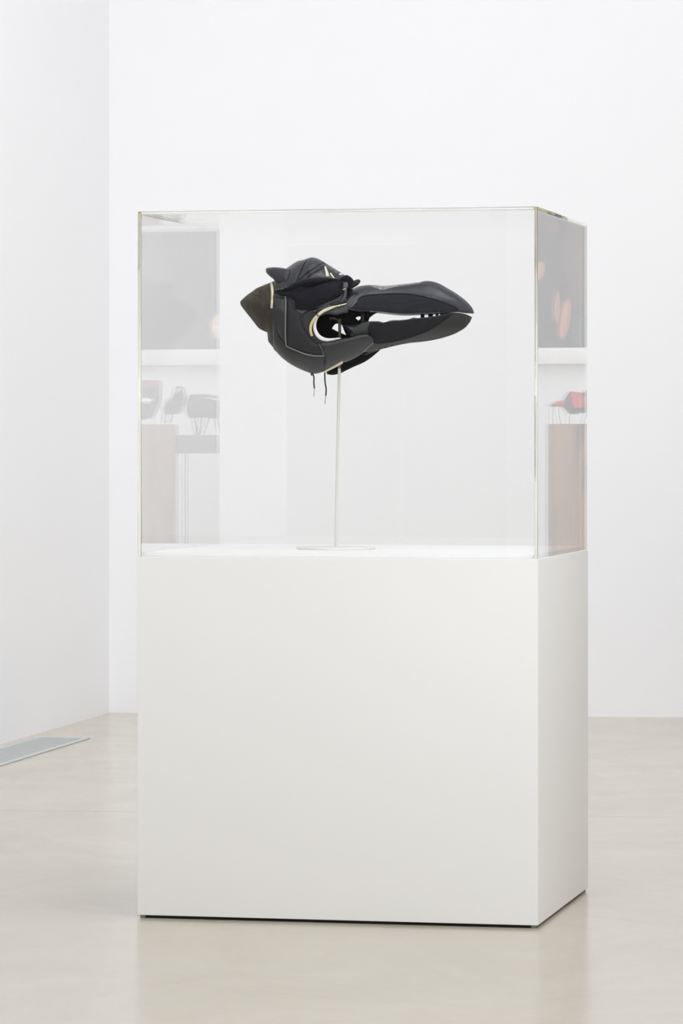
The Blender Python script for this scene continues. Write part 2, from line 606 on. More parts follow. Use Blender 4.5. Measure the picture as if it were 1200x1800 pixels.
vit = empty('display_vitrine', (ctr.x, ctr.y, ZP), -YAW, 'tall clear acrylic case covering the black mask on the white pedestal', 'display case')
T = 0.0066
w2, d2 = W / 2 - 0.0015, D / 2 - 0.0015
H = ZT - ZP
e = 0.0003
z0 = 0.0002
box('front_pane', (-w2 + T + e, -d2, z0), (w2 - T - e, -d2 + T, H - T - e), M['pane'], vit)
box('back_pane', (-w2 + T + e, d2 - T, z0), (w2 - T - e, d2, H - T - e), M['pane'], vit)
box('left_pane', (-w2, -d2 + T + e, z0), (-w2 + T, d2 - T - e, H - T - e), M['pane'], vit)
box('right_pane', (w2 - T, -d2 + T + e, z0), (w2, d2 - T - e, H - T - e), M['pane'], vit)
box('top_pane', (-w2 + T + e, -d2 + T + e, H - T), (w2 - T - e, d2 - T - e, H), M['pane'], vit)
for sx in (-1, 1):
    for sy in (-1, 1):
        x0, x1 = sorted((sx * w2, sx * (w2 - T)))
        y0, y1 = sorted((sy * d2, sy * (d2 - T)))
        box('corner_edge', (x0, y0, z0), (x1, y1, H), M['edge'] if sy < 0 else M['pane'], vit, 0.0004, 1)
for sy in (-1, 1):
    y0, y1 = sorted((sy * d2, sy * (d2 - T)))
    box('top_edge', (-w2 + T + e, y0, H - T), (w2 - T - e, y1, H), M['edge_top'] if sy < 0 else M['pane'], vit, 0.0004, 1)
for sx in (-1, 1):
    x0, x1 = sorted((sx * w2, sx * (w2 - T)))
    box('top_edge', (x0, -d2 + T + e, H - T), (x1, d2 - T - e, H), M['edge'], vit, 0.0004, 1)

# ------------------------------------------------------------------ mask geometry tools
# Drawing units: 1.3 mm; u to the right, v down, d toward the viewer.  Origin of the mask root: MU, MV.
K = 0.0013
MY = 8.955
MU, MV = 597.0, 657.0
mask = empty('bird_mask', ((MU - 600) * K, MY, CAM_H - (MV - 767.7) * K), 0,
             'black bird skull mask with long open beak made from trainers, on thin white rod', 'mask')


def W3(u, v, d):
    return ((u - MU) * K, -d * K, -(v - MV) * K)


def closed_cr(pts, sub=5, corner=math.radians(48)):
    P = np.array([p[:2] for p in pts], float)
    n = len(P)
    isc = []
    for i in range(n):
        a = P[i] - P[i - 1]
        b = P[(i + 1) % n] - P[i]
        ang = abs(math.atan2(a[0] * b[1] - a[1] * b[0], a @ b))
        isc.append(ang > corner)
    out = []
    for i in range(n):
        j = (i + 1) % n
        p1, p2 = P[i], P[j]
        L = np.linalg.norm(p2 - p1)
        ch = (p2 - p1) / max(L, 1e-9)
        t1 = P[j] - P[i - 1]
        t2 = P[(j + 1) % n] - P[i]
        m1 = (ch if isc[i] else t1 / max(np.linalg.norm(t1), 1e-9)) * L
        m2 = (ch if isc[j] else t2 / max(np.linalg.norm(t2), 1e-9)) * L
        k_ = max(1, min(sub, int(L / 1.2)))
        for k in range(k_):
            t = k / k_
            out.append((2 * t**3 - 3 * t**2 + 1) * p1 + (t**3 - 2 * t**2 + t) * m1 + (-2 * t**3 + 3 * t**2) * p2 + (t**3 - t**2) * m2)
    return np.array(out)


def seg_dist(Q, poly):
    A = poly
    B = np.roll(poly, -1, 0)
    best = np.full(len(Q), 1e9)
    for a, b in zip(A, B):
        ab = b - a
        L = ab @ ab
        if L < 1e-12:
            continue
        t = np.clip(((Q - a) @ ab) / L, 0, 1)
        dd = np.hypot(*(Q - a - t[:, None] * ab).T)
        best = np.minimum(best, dd)
    return best


def inside(Q, poly):
    x, y = Q[:, 0], Q[:, 1]
    r = np.zeros(len(Q), bool)
    A = poly
    B = np.roll(poly, -1, 0)
    for (x1, y1), (x2, y2) in zip(A, B):
        c = (y1 > y) != (y2 > y)
        if y1 == y2:
            continue
        r ^= c & (x < (x2 - x1) * (y - y1) / (y2 - y1) + x1)
    return r


def triangulate(outline, holes=(), step=3.0):
    loops = [outline] + list(holes)
    lo, hi = outline.min(0), outline.max(0)
    gx, gy = np.arange(lo[0] + step * .5, hi[0], step), np.arange(lo[1] + step * .5, hi[1], step)
    Q = np.array([(x + (step / 2 if j % 2 else 0), y) for j, y in enumerate(gy) for x in gx]).reshape(-1, 2)
    if len(Q):
        ok = inside(Q, outline)
        for h in holes:
            ok &= ~inside(Q, h)
        Q = Q[ok]
    if len(Q):
        dmin = np.min([seg_dist(Q, l) for l in loops], 0)
        Q = Q[dmin > step * 0.45]
    pts, edges = [], []
    for l in loops:
        b = len(pts)
        pts += [Vector(p) for p in l]
        edges += [(b + i, b + (i + 1) % len(l)) for i in range(len(l))]
    pts += [Vector(q) for q in Q]
    vs, _, fs, _, _, _ = delaunay_2d_cdt(pts, edges, [], 0, 1e-4)
    Vv = np.array([tuple(v) for v in vs])
    cen = np.array([Vv[list(f)].mean(0) for f in fs])
    ok = inside(cen, outline)
    for h in holes:
        ok &= ~inside(cen, h)
    F = [tuple(f) for f, k in zip(fs, ok) if k]
    used = sorted({i for f in F for i in f})
    mp = {o_: i for i, o_ in enumerate(used)}
    return Vv[used], [tuple(mp[i] for i in f) for f in F]


def boundary_loops(F):
    cnt = {}
    for f in F:
        for i in range(len(f)):
            a, b = f[i], f[(i + 1) % len(f)]
            key = (min(a, b), max(a, b))
            cnt.setdefault(key, []).append((a, b))
    return [v[0] for v in cnt.values() if len(v) == 1]


def panel(name, pts, base, t, r, material, parent=mask, step=3.0, side=1, holes=(), sink=1.2, lift=0.0, sub=5, raw=False):
    """Raised piece lying on a surface base(u,v): rounded edge of radius r, thickness t, with skirts."""
    out = np.array(pts, float) if raw else closed_cr(pts, sub)
    hl = [closed_cr(h, sub) for h in holes]
    Q, F = triangulate(out, hl, step)
    dist = seg_dist(Q, out)
    for h in hl:
        dist = np.minimum(dist, seg_dist(Q, h))
    x = np.clip(dist / r, 0, 1)
    bd = base(Q[:, 0], Q[:, 1])
    d = bd + lift + t * np.sqrt(np.clip(1 - (1 - x) ** 2, 0, 1))
    V = [W3(q[0], q[1], side * dd) for q, dd in zip(Q, d)]
    F = list(F)
    bl = boundary_loops(F)
    mp = {}
    for a, b in bl:
        for k in (a, b):
            if k not in mp:
                mp[k] = len(V)
                V.append(W3(Q[k][0], Q[k][1], side * (bd[k] - sink)))
    for a, b in bl:
        F.append((b, a, mp[a], mp[b]))
    return build(name, V, F, material, parent, sharp=math.radians(62))


def pillow(name, pts, d0, Tk, r, material, parent=mask, step=3.0, pw=2.0, sub=5, tilt=(0, 0), flat_back=0.0):
    """Closed padded solid around depth d0 (+tilt), half thickness Tk."""
    out = closed_cr(pts, sub)
    Q, F = triangulate(out, (), step)
    dist = seg_dist(Q, out)
    bset = {k for e_ in boundary_loops(F) for k in e_}
    x = np.clip(dist / r, 0, 1)
    h = Tk * np.clip(1 - (1 - x) ** pw, 0, 1) ** (1 / pw)
    cu, cv = out.mean(0)
    mid = d0 + (Q[:, 0] - cu) * tilt[0] + (Q[:, 1] - cv) * tilt[1]
    V = [W3(q[0], q[1], m_ + hh) for q, m_, hh in zip(Q, mid, h)]
    n = len(V)
    bm_ = {}
    for i, (q, m_, hh) in enumerate(zip(Q, mid, h)):
        if i in bset:
            bm_[i] = i
        else:
            bm_[i] = len(V)
            V.append(W3(q[0], q[1], m_ - hh * (1 - flat_back)))
    FF = list(F) + [tuple(bm_[i] for i in reversed(f)) for f in F]
    return build(name, V, FF, material, parent, sharp=math.radians(75))


def cord(name, pts, base, r, material, parent=mask, lift=0.0, n=8, sub=6):
    """Tube lying on a surface."""
    P = spline([Vector((p[0], p[1], 0)) for p in pts], sub) if len(pts) > 2 else [Vector((p[0], p[1], 0)) for p in pts]
    u = np.array([p.x for p in P])
    v = np.array([p.y for p in P])
    d = base(u, v) + lift
    v3, f = tube_geo([W3(a, b, c) for a, b, c in zip(u, v, d)], r * K, n)
    return build(name, v3, f, material, parent, sharp=math.radians(70))


def ribbon_poly(center, widths):
    P = np.array(center, float)
    t = np.gradient(P, axis=0)
    t /= np.hypot(t[:, 0], t[:, 1])[:, None]
    nrm = np.stack([-t[:, 1], t[:, 0]], 1)
    w = np.array(widths, float)[:, None] / 2
    return [tuple(p) for p in P + nrm * w] + [tuple(p) for p in (P - nrm * w)[::-1]]


def const(c):
    return lambda u, v: np.full(np.shape(u), float(c))


# ------------------------------------------------------------------ skull volume (a smooth height field)
TOPLINE = [(481, 495), (485, 491), (502, 473), (512.5, 465.4), (523, 459.5), (533, 457.3), (541.7, 454), (548, 453), (558, 455),
           (570, 461), (581, 468.5), (595, 477), (606, 484.6), (612, 489)]
BOTLINE = [(563, 655), (550, 657), (540, 654), (530, 650), (513, 641.5), (498, 631), (487, 620), (480, 611)]
HEADPOLY = closed_cr(TOPLINE[2:] + [(650, 498), (700, 505), (700, 600), (672, 612), (640, 622), (602, 640)] + BOTLINE[:-1] + [(479, 611), (471, 600), (469, 584), (456, 577.8), (450, 571.5), (442.7, 562), (435, 552.5), (428, 543.5), (422.6, 532), (427, 525), (435, 518), (444, 511.8),
                     (450, 507.2), (462, 502), (475, 496.8), (484, 492)], 4, math.radians(60))
GX0, GY0, GN, GM = 410, 430, 330, 250
gu, gv = np.meshgrid(np.arange(GX0, GX0 + GN, 1.0), np.arange(GY0, GY0 + GM, 1.0))
GQ = np.stack([gu.ravel(), gv.ravel()], 1)
gd = seg_dist(GQ, HEADPOLY) * np.where(inside(GQ, HEADPOLY), 1, 0)
xx = np.clip(gd / 66, 0, 1)
HH = (60 * np.sqrt(1 - (1 - xx) ** 2)).reshape(GM, GN)


def blur(a, k):
    ker = np.ones(2 * k + 1) / (2 * k + 1)
    for _ in range(2):
        a = np.apply_along_axis(lambda r_: np.convolve(np.pad(r_, k, 'edge'), ker, 'valid'), 1, a)
        a = np.apply_along_axis(lambda r_: np.convolve(np.pad(r_, k, 'edge'), ker, 'valid'), 0, a)
    return a


HB = blur(HH, 4)
edge = np.clip(gd.reshape(GM, GN) / 4.0, 0, 1) ** 0.5
HB = HB * edge


def skull(u, v):
    u = np.asarray(u, float)
    v = np.asarray(v, float)
    x = np.clip(u - GX0, 0, GN - 1.001)
    y = np.clip(v - GY0, 0, GM - 1.001)
    i, j = x.astype(int), y.astype(int)
    fx, fy = x - i, y - j
    return (HB[j, i] * (1 - fx) * (1 - fy) + HB[j, i + 1] * fx * (1 - fy) + HB[j + 1, i] * (1 - fx) * fy + HB[j + 1, i + 1] * fx * fy)


def shell(name, pts, sign, material, holes=(), thick=4.0, field=None):
    out = closed_cr(pts, 4)
    hl = [closed_cr(h, 3) for h in holes]
    Q, F = triangulate(out, hl, 3.5)
    d = (field or skull)(Q[:, 0], Q[:, 1])
    V = [W3(q[0], q[1], sign * dd) for q, dd in zip(Q, d)]
    n = len(V)
    V += [W3(q[0], q[1], sign * max(dd - thick, -1.0)) for q, dd in zip(Q, d)]
    FF = list(F) + [tuple(n + i for i in reversed(f)) for f in F]
    for a, b in boundary_loops(F):
        FF.append((b, a, n + a, n + b))
    o_ = build(name, V, FF, material, mask, sharp=math.radians(65))
    return o_


EYE_NOTCH = [(655.5, 603), (655, 596), (647, 590.5), (633, 590.7), (615, 595), (598, 597), (583, 600.5), (571, 601.5), (560, 597), (553, 588),
             (550.4, 576), (553, 565), (561, 557), (577, 552), (600, 551), (611, 551), (609.5, 540), (608, 528), (609, 512)]
shell('skull_side', TOPLINE + EYE_NOTCH[::-1] + [(645, 611), (633, 622.5), (617, 632), (602, 636.5)] + BOTLINE, 1, M['leather2'])
shell('skull_side', TOPLINE + [(618, 510), (622, 545), (626, 580), (624, 596), (614, 610), (602, 636)] + BOTLINE, -1, M['black'],
      holes=[[(583, 576), (588, 568.7), (594, 567), (600, 569), (603.5, 577), (608, 587.5), (597, 583)]])

# ------------------------------------------------------------------ rear heel cone
CONE = [(422.5, 530), (427, 525), (435, 518), (444, 511.8), (450, 507.2), (462, 502), (475, 496.8), (484, 492.6), (488, 498), (488, 550), (486, 606), (480, 611),
        (475, 605), (471.4, 600), (470.4, 592), (469.5, 584.3), (456, 578), (450, 571.5), (442.7, 562), (435, 552.5), (428, 543.5), (423, 536)]


def cone_base(u, v):
    return np.maximum(skull(u, v) - 3.0, 0)


shell('heel_cone', CONE, 1, M['brown'], field=cone_base)
shell('heel_cone', CONE, -1, M['brown'], field=cone_base)
panel('heel_patch', [(441, 515), (446, 518.5), (456, 521), (462, 526), (464, 540), (463, 556), (461, 565), (450, 560), (443, 552), (440, 535)], cone_base, 1.2, 3, M['brown'])
panel('heel_rib', [(452, 507), (458, 504.4), (461, 512), (464, 527), (465.5, 545), (465, 560), (463, 575), (459, 577.5), (461.5, 560), (462, 545), (460, 527), (456, 514)], cone_base, 2.0, 2, M['brown_rib'])
panel('heel_rib', [(463, 502.5), (472, 498.8), (474, 512), (475, 530), (475, 545), (470, 548), (468, 530), (466.5, 515)], cone_base, 2.0, 2.5, M['brown_rib'])
panel('heel_tab', [(466, 551), (477, 552.5), (481, 556), (481, 600), (477, 605), (473, 599), (471.5, 588), (468, 570)], cone_base, 2.2, 2.5, M['brown_rib'])
cord('seam', [(442, 514), (448, 519), (457, 521), (463, 526)], cone_base, 0.5, M['brown'], lift=1.2)
panel('heel_strip', ribbon_poly([(476.6, 496.8), (478.2, 505), (479.2, 514), (479.2, 524), (478.6, 534), (478.0, 543.5)], [4.0, 4.6, 4.6, 4.4, 4.2, 4.0]),
      cone_base, 3.0, 1.5, M['cream'], lift=2.0, step=2, sink=4)['label'] = 'pale cream foam strip'

# ------------------------------------------------------------------ crown: ear and dome panels
pillow('ear', [(466.7, 473.7), (468.7, 471.6), (476, 470.6), (484, 470.4), (494, 471.3), (503, 473), (510, 474), (514, 490), (508, 506), (497, 505), (487, 498),
               (480, 491), (473, 485.3), (468, 479.5)], 18, 17, 22, M['leather'], step=2.5, tilt=(0.35, 0.1))
panel('dome_panel', [(502, 473), (512.5, 465.2), (523, 459), (533, 456.8), (541.5, 454.2), (535, 462), (529.5, 472), (524, 486), (520, 496), (508, 507), (497, 508), (504, 495), (508, 484)],
      skull, 2.0, 4, M['leather'], lift=0)
panel('dome_panel', [(543, 453.6), (548, 452.4), (558, 454.4), (569, 460.4), (558, 467), (546, 475.6), (535, 484), (523, 494.6), (521, 495), (525.5, 486), (530.5, 473), (537, 461)],
      skull, 2.2, 2.5, M['leather'])
panel('dome_panel', [(570, 461.2), (572.5, 463), (571, 470), (560, 475), (550, 481), (541, 488), (533, 494), (523, 500), (524.5, 495), (536, 485), (547, 476.6), (559, 468)],
      skull, 1.8, 2, M['leather2'])
panel('dome_panel', [(573.5, 463.5), (581, 467.8), (588, 472.5), (595, 476.5), (606, 484.2), (611, 488), (604, 492), (590, 493), (574, 493), (556, 493), (536, 496), (542, 489), (551, 482), (561, 476.5), (572, 471)],
      skull, 1.6, 2, M['toe'])
cord('stitch_ridge', [(541.8, 455), (535.5, 462.5), (530, 472.5), (525, 486), (521, 495.5)], skull, 0.8, M['leather2'], lift=1.6)
for (a, b) in (((540, 457.5), (537.8, 458.2)), ((536.4, 462.8), (534.2, 462.4)), ((533, 468), (531, 467)), ((530.6, 474), (528.4, 473)), ((528, 480.5), (526, 479.5)), ((525.4, 487), (523.4, 486))):
    cord('stitch', [a, b], skull, 0.5, M['black2'], lift=2.2, n=6)
cord('seam', [(570, 461.5), (559, 468), (547, 476.2), (535, 485), (523, 495)], skull, 0.5, M['black2'], lift=1.5)
cord('seam', [(573, 470), (560, 476), (550, 482), (541, 488.5)], skull, 0.45, M['black2'], lift=1.5)
for (a, b) in (((588, 473.5), (583, 478)), ((596, 478.6), (591, 482.5))):
    cord('seam', [a, b], skull, 0.6, M['black2'], lift=2.2)
# white letter strokes on the tongue
panel('logo_stroke', [(569.8, 469.6), (572.6, 468.9), (575.6, 477), (579.2, 487.2), (573.0, 487.8), (571.8, 479)], skull, 1.2, 1, M['cream'], lift=2.8, step=1.5)
panel('logo_stroke', [(579.2, 481.4), (581.6, 480.8), (584.6, 485), (588.4, 490.6), (586.6, 491.2), (583, 487.5)], skull, 1.2, 1, M['cream'], lift=2.8, step=1.5)
panel('logo_stroke', [(595.4, 482.6), (597.6, 481.2), (602.6, 479.6), (604.6, 481.0), (600, 483.6), (596.6, 484.3)], skull, 1.2, 1, M['white_piece'], lift=3.2, step=1.5)

# ------------------------------------------------------------------ skull side panels
panel('heel_counter', [(483, 524), (492, 524.5), (500, 526), (500.6, 550), (500.6, 577), (501, 604), (496, 600), (490.5, 593), (486, 580), (483.4, 566)], skull, 1.3, 2, M['leather2'])
panel('quarter_panel', [(504.2, 526), (512, 529), (517, 536), (518.5, 545), (526, 551), (531, 553), (529, 560), (530, 570), (533, 579), (541, 593), (551, 604.5), (562, 607),
                        (566, 617), (568.5, 625), (556, 624.6), (546, 622.8), (533, 619.6), (517, 612.4), (506, 606.5), (504.4, 590), (504.6, 560)],
      skull, 1.7, 2.2, M['quarter'])
panel('heel_band', [(481, 553), (483, 571.7), (489.6, 594.6), (500.5, 608.5), (516.7, 617.4), (533, 624.6), (546, 628), (569, 629), (570.4, 638), (569, 647), (562.5, 654.6), (550, 657),
                    (540, 654), (530, 650), (513, 641.5), (498, 631), (487, 620), (480.5, 611)], skull, 1.8, 3, M['leather2'])
cord('piping', [(502, 521), (502.8, 535), (502.6, 548), (502.2, 576), (502.3, 590), (503.2, 605.5), (506, 610.5), (517, 615.4), (533, 622), (546, 625.4), (557, 626.8), (569, 626.6)],
     skull, 0.75, M['piping'], lift=1.5)
cord('seam', [(512, 614.5), (519, 619), (522, 626), (525.5, 633), (533, 637), (541, 638.4), (551, 640.4), (561, 641), (568, 640)], skull, 0.6, M['leather'], lift=1.5)
cord('seam', [(481.5, 556), (484, 573), (490, 594), (501, 607.6)], skull, 0.6, M['leather'], lift=1.3)
cord('seam', [(504.6, 566), (516, 568.5), (529, 573)], skull, 0.45, M['black2'], lift=1.6)

# eye surround: dark collar, foam ring, white inner lip
panel('eye_collar', [(609, 532), (600, 530.5), (587, 533), (572, 538.5), (556, 543), (543, 547), (534, 552), (530.5, 559), (530.5, 570), (534.5, 580), (542.5, 593), (552, 603.5), (562, 607),
                     (568, 603), (560, 598), (553, 589), (550, 577), (551.5, 566), (559, 557), (573, 549.5), (590, 542), (609, 537)], skull, 1.8, 2.5, M['quarter'])
panel('brow_edge', [(545, 549), (556, 545), (572, 540), (586, 534), (598, 528.5), (603, 517), (602.6, 503), (603.5, 499), (610, 497), (612.5, 502), (610, 513), (608.6, 531.5), (592, 537), (576, 541), (562, 546.5), (552, 553)],
      skull, 2.6, 2.5, M['leather'], lift=4.2)
panel('foam_ring', ribbon_poly([(608.5, 535.8), (600, 538), (591.7, 540.2), (584, 542.4), (577, 545), (570, 548), (564.6, 551.4), (559, 556)], [1.6, 2.2, 3.2, 4.6, 5.4, 5.6, 5.6, 5.2]),
      skull, 2.2, 1.6, M['cream'], lift=4.0, step=2)['label'] = 'cream foam edge over the eye'
panel('foam_ring', ribbon_poly([(558, 557.2), (553.5, 561.4), (549.6, 567), (547, 573), (546, 580), (546.6, 586), (548.6, 592.4)], [5.2, 5.2, 5.0, 4.8, 4.6, 4.4, 4.0]),
      skull, 2.2, 1.6, M['tan'], lift=3.6, step=2)['label'] = 'tan foam edge behind the eye'
panel('upper_lid', [(612.6, 545.2), (607.5, 537.6), (597, 541), (587.5, 544.4), (573, 550.6), (560, 556.6), (558, 559.4), (566, 556.6), (577, 554), (590, 555.8), (602, 553.2), (611.6, 551.6)],
      skull, 2.0, 3, M['leather2'], lift=3.0, step=2)
panel('inner_lip', [(561.5, 557.5), (553.6, 565), (550.6, 575.8), (553, 588), (560, 597), (571, 601.4), (583, 600.6), (592, 598.4), (600, 596.2), (594, 595), (583, 596.2), (572, 595.4), (562.4, 590), (557, 581), (556, 572),
                    (558, 563.5)], skull, 1.6, 1.6, M['white_piece'], lift=1.2, step=2)['label'] = 'white inner rim of the eye'
panel('cheek_panel', [(561, 604.5), (572, 602.6), (583, 601.4), (593, 599), (604, 596.6), (614.7, 594.6), (624, 592), (633, 590.4), (641, 589.6), (647, 590.6), (654.7, 596), (656, 602.7), (645, 611), (633, 622.5),
                      (617, 632), (601, 637.2), (585, 644.6), (570.4, 652), (571, 640), (570.7, 627), (566.6, 618.5)], skull, 4.0, 9, M['leather2'], lift=1.0)
cord('seam', [(561.4, 606), (566, 617), (570, 627.5)], skull, 0.4, M['piping'], lift=1.8)
panel('jaw_foam', [(565.6, 654.4), (578, 648), (590, 641.4), (602, 634.6), (602.4, 639), (592, 644.6), (580, 650.6), (572, 654.2)], skull, 3.0, 1.5, M['cream'], lift=3.0, step=2)['label'] = 'cream foam edge under the cheek'
cord('piping', [(602, 637), (615, 632.6), (633, 623), (646, 611.6), (656, 603.4)], skull, 0.7, M['piping'], lift=1.6)
# far jaw flap, seen below the near jaw
pillow('jaw_flap', [(572, 650), (574.7, 657.6), (584, 658.8), (597, 656.2), (609, 650.6), (620, 645.2), (638.7, 637), (646, 632.6), (653, 627.6), (661, 621), (668.5, 614.6), (656, 606), (630, 610), (600, 630)],
       -22, 12, 14, M['black'])
pillow('jaw_flap', [(633, 625), (645, 617), (656, 611), (669, 611), (664, 616), (654, 620), (642, 624)], -6, 7, 6, M['quarter'])

# ------------------------------------------------------------------ brow flap and lace knot
panel('brow_flap', [(482, 513.6), (492, 513), (507, 511.4), (524, 511), (540, 508), (556, 503), (572, 497.5), (586, 493.6), (597, 494), (604, 500), (604, 508), (600, 520), (588, 528), (575, 534), (562.5, 539.6), (552, 544.4),
                    (543.8, 547), (530, 547.6), (519, 545.8), (518, 536), (516.7, 530), (508, 524.6), (494, 521)], skull, 9, 14, M['fabric'], lift=1.0)
panel('brow_lip', [(483, 512.6), (494, 508.6), (504, 506.4), (516.7, 499.6), (533, 494), (554, 490.6), (575, 489.8), (592, 491.6), (598, 494), (586, 494.6), (572, 497.4), (556, 500.6), (541, 502.6), (528, 506), (512, 510.4), (498, 512)],
      skull, 8, 4.5, M['fabric'], lift=3.5, step=2)
panel('brow_gap_shade', [(530, 507.4), (540, 504.6), (550, 502.2), (562, 499.6), (574, 497.4), (562, 501.4), (550, 505), (540, 507)], skull, 1.0, 1, M['black'], lift=5.2, step=2)  # black patch painted in for the shaded slit under the lip
for (a, b) in (((485, 511.8), (487, 511)), ((489, 510.8), (491, 510)), ((493, 510.6), (495.4, 509.8)), ((497, 509.4), (499, 508.4)), ((502.2, 506.4), (504, 505.4))):
    cord('stitch', [a, b], skull, 0.8, M['tile'], lift=8.0, n=6)
pillow('lace_knot', [(597, 491), (602, 487.6), (608, 485.2), (613, 486.6), (617.7, 490), (621.6, 495), (620, 501), (617, 507), (611.5, 512), (610, 505), (608.6, 498), (603, 497), (598, 495)], 44, 10, 7, M['fabric'], step=2)
pillow('lace_knot', [(611.5, 512), (613, 504), (616.6, 498.4), (623, 494.2), (630, 492.4), (633, 494.2), (632.8, 497), (629, 502.2), (622, 506.8), (616.7, 510.4)], 40, 8, 6, M['black2'], step=2)
panel('pull_tab', [(603, 500), (606.6, 496.6), (610.6, 497.4), (612.6, 502.6), (610, 508.6), (606.4, 510.4), (602.2, 509)], const(50), 2.5, 3, M['strap'], step=1.6, sink=6)
panel('pull_tab', [(602.4, 510.6), (607.4, 508.6), (607.6, 510.0), (602.6, 512)], const(53), 1, 0.8, M['cream'], step=1.5, sink=4)


# ------------------------------------------------------------------ beaks (lofted half shoes)
def curve_fn(pts):
    X_ = np.array([p[0] for p in pts], float)
    Y_ = np.array([p[1] for p in pts], float)
    m = np.gradient(Y_, X_)

    def f(u):
        u = np.asarray(u, float)
        uc = np.clip(u, X_[0], X_[-1])
        i = np.clip(np.searchsorted(X_, uc) - 1, 0, len(X_) - 2)
        h = X_[i + 1] - X_[i]
        t = (uc - X_[i]) / h
        return ((2 * t**3 - 3 * t**2 + 1) * Y_[i] + (t**3 - 2 * t**2 + t) * h * m[i] + (-2 * t**3 + 3 * t**2) * Y_[i + 1] + (t**3 - t**2) * h * m[i + 1])
    return f


UP_T = curve_fn([(608.5, 519), (612, 513.4), (617, 509), (624, 505.6), (632, 502.8), (643, 501.2), (654, 501), (674.5, 502.4), (697, 500.5), (719.5, 498), (737.5, 495.6), (748, 493.8), (760, 494.6), (773.5, 499.2),
                 (787, 507), (805, 518), (818.5, 528.6), (826, 536.4), (831, 544), (832.6, 549)])
UP_B = curve_fn([(608.5, 541), (613, 545.2), (624, 547.4), (634, 549), (647.5, 548.2), (665.5, 549.4), (686, 551.6), (706, 553.4), (737.5, 552.8), (782.5, 550.6), (805, 548.2), (818.5, 550.2), (832.6, 551)])
UP_W = curve_fn([(608.5, 62), (625, 59), (650, 51), (690, 44), (735, 45), (765, 44), (790, 37), (810, 27), (822, 18), (829, 10), (832.6, 3)])
LO_T = curve_fn([(620, 578), (634, 570), (647.5, 566), (660, 565.8), (667, 566), (671, 567.8), (677, 567.2), (683.5, 565), (706, 563.6), (719.5, 561.6), (726, 559.4), (731, 560.2), (737.5, 560), (750, 558.6), (760, 557), (773.5, 554.6), (789, 551.4),
                 (802.8, 550.6), (818.5, 553.2), (829, 557.2)])
LO_B = curve_fn([(620, 618), (640, 619.6), (654, 617.6), (670, 614), (692.5, 608.4), (719.5, 603.2), (742, 600.8), (760, 598), (782.5, 592.6), (805, 583.8), (820.8, 572.4), (827, 563.6), (829, 559)])
LO_W = curve_fn([(620, 34), (650, 38), (690, 38), (735, 42), (765, 42), (790, 36), (808, 28), (820, 18), (826, 10), (829, 3)])


def d_up(u, v):
    t_, b_, w_ = UP_T(u), UP_B(u), UP_W(u)
    s = np.clip((b_ - v) / np.maximum(b_ - t_, 0.5), 0, 1)
    return w_ * np.sqrt(1 - s ** 2.2)


def d_lo(u, v):
    t_, b_, w_ = LO_T(u), LO_B(u), LO_W(u)
    s = np.clip((v - t_) / np.maximum(b_ - t_, 0.5), 0, 1)
    return w_ * np.sqrt(1 - s ** 2.2)


def beak(name, u0, u1, T_, B_, Wf, flip, material, n=70, m=14):
    tt = np.linspace(0, 1, n)
    us = u0 + (u1 - u0) * (1 - (1 - tt) ** 1.5)
    V, F = [], []
    ring = 2 * m + 1
    for u in us:
        t_, b_, w_ = float(T_(u)), float(B_(u)), float(Wf(u))
        for k in range(-m, m + 1):
            a = k / m * math.pi / 2
            s = abs(math.cos(a)) ** (2 / 2.2)
            dd = w_ * math.copysign(math.sqrt(max(0, 1 - s ** 2.2)), a)
            v = b_ - s * (b_ - t_) if not flip else t_ + s * (b_ - t_)
            V.append(W3(u, v, dd))
    for i in range(n - 1):
        for k in range(ring - 1):
            a = i * ring + k
            F.append((a, a + 1, a + ring + 1, a + ring))
        F.append((i * ring, (i + 1) * ring, (i + 1) * ring + ring - 1, i * ring + ring - 1))
    F.append(tuple(range(ring)))
    F.append(tuple(range((n - 1) * ring, n * ring)))
    return build(name, V, F, material, mask, sharp=math.radians(55))


ub = beak('upper_beak', 608.5, 832.6, UP_T, UP_B, UP_W, False, M['toe'])
lb = beak('lower_beak', 620, 829, LO_T, LO_B, LO_W, True, M['toe_low'])

for side in (1, -1):
    panel('mesh_panel', [(611.8, 543.6), (617, 541.5), (622, 535), (627, 529.2), (632.5, 524.6), (638.5, 522), (651, 520), (665.5, 519), (681, 518.2), (697, 518), (711, 518.4), (724, 519.6), (738, 522), (751, 525.2), (765, 529),
                         (778, 533), (788, 536.6), (796, 540.4), (801.5, 544), (804, 547.6), (782.5, 549.8), (760, 551), (737.5, 552), (706, 552.6), (686, 550.8), (665.5, 548.6), (647.5, 547.4), (634, 548.2), (622, 546.2)],
          d_up, 1.3, 2.5, M['mesh_up'], ub, step=3.2, side=side)
    panel('mesh_panel', [(650, 568), (660, 567.6), (671, 569.2), (684, 567), (706, 565), (720, 563.2), (737.5, 561.4), (760, 558.6), (775, 556), (789, 553), (796, 552.4), (789, 557.4), (780, 564), (771, 570.6), (760, 577.6), (748.8, 583.4),
                         (733, 589.8), (715, 595), (697, 599.4), (679, 603), (667, 604.2), (657.6, 604.4), (651, 598), (648, 588), (646, 577)],
          d_lo, 1.2, 2.5, M['knit_low'], lb, step=3.2, side=side)
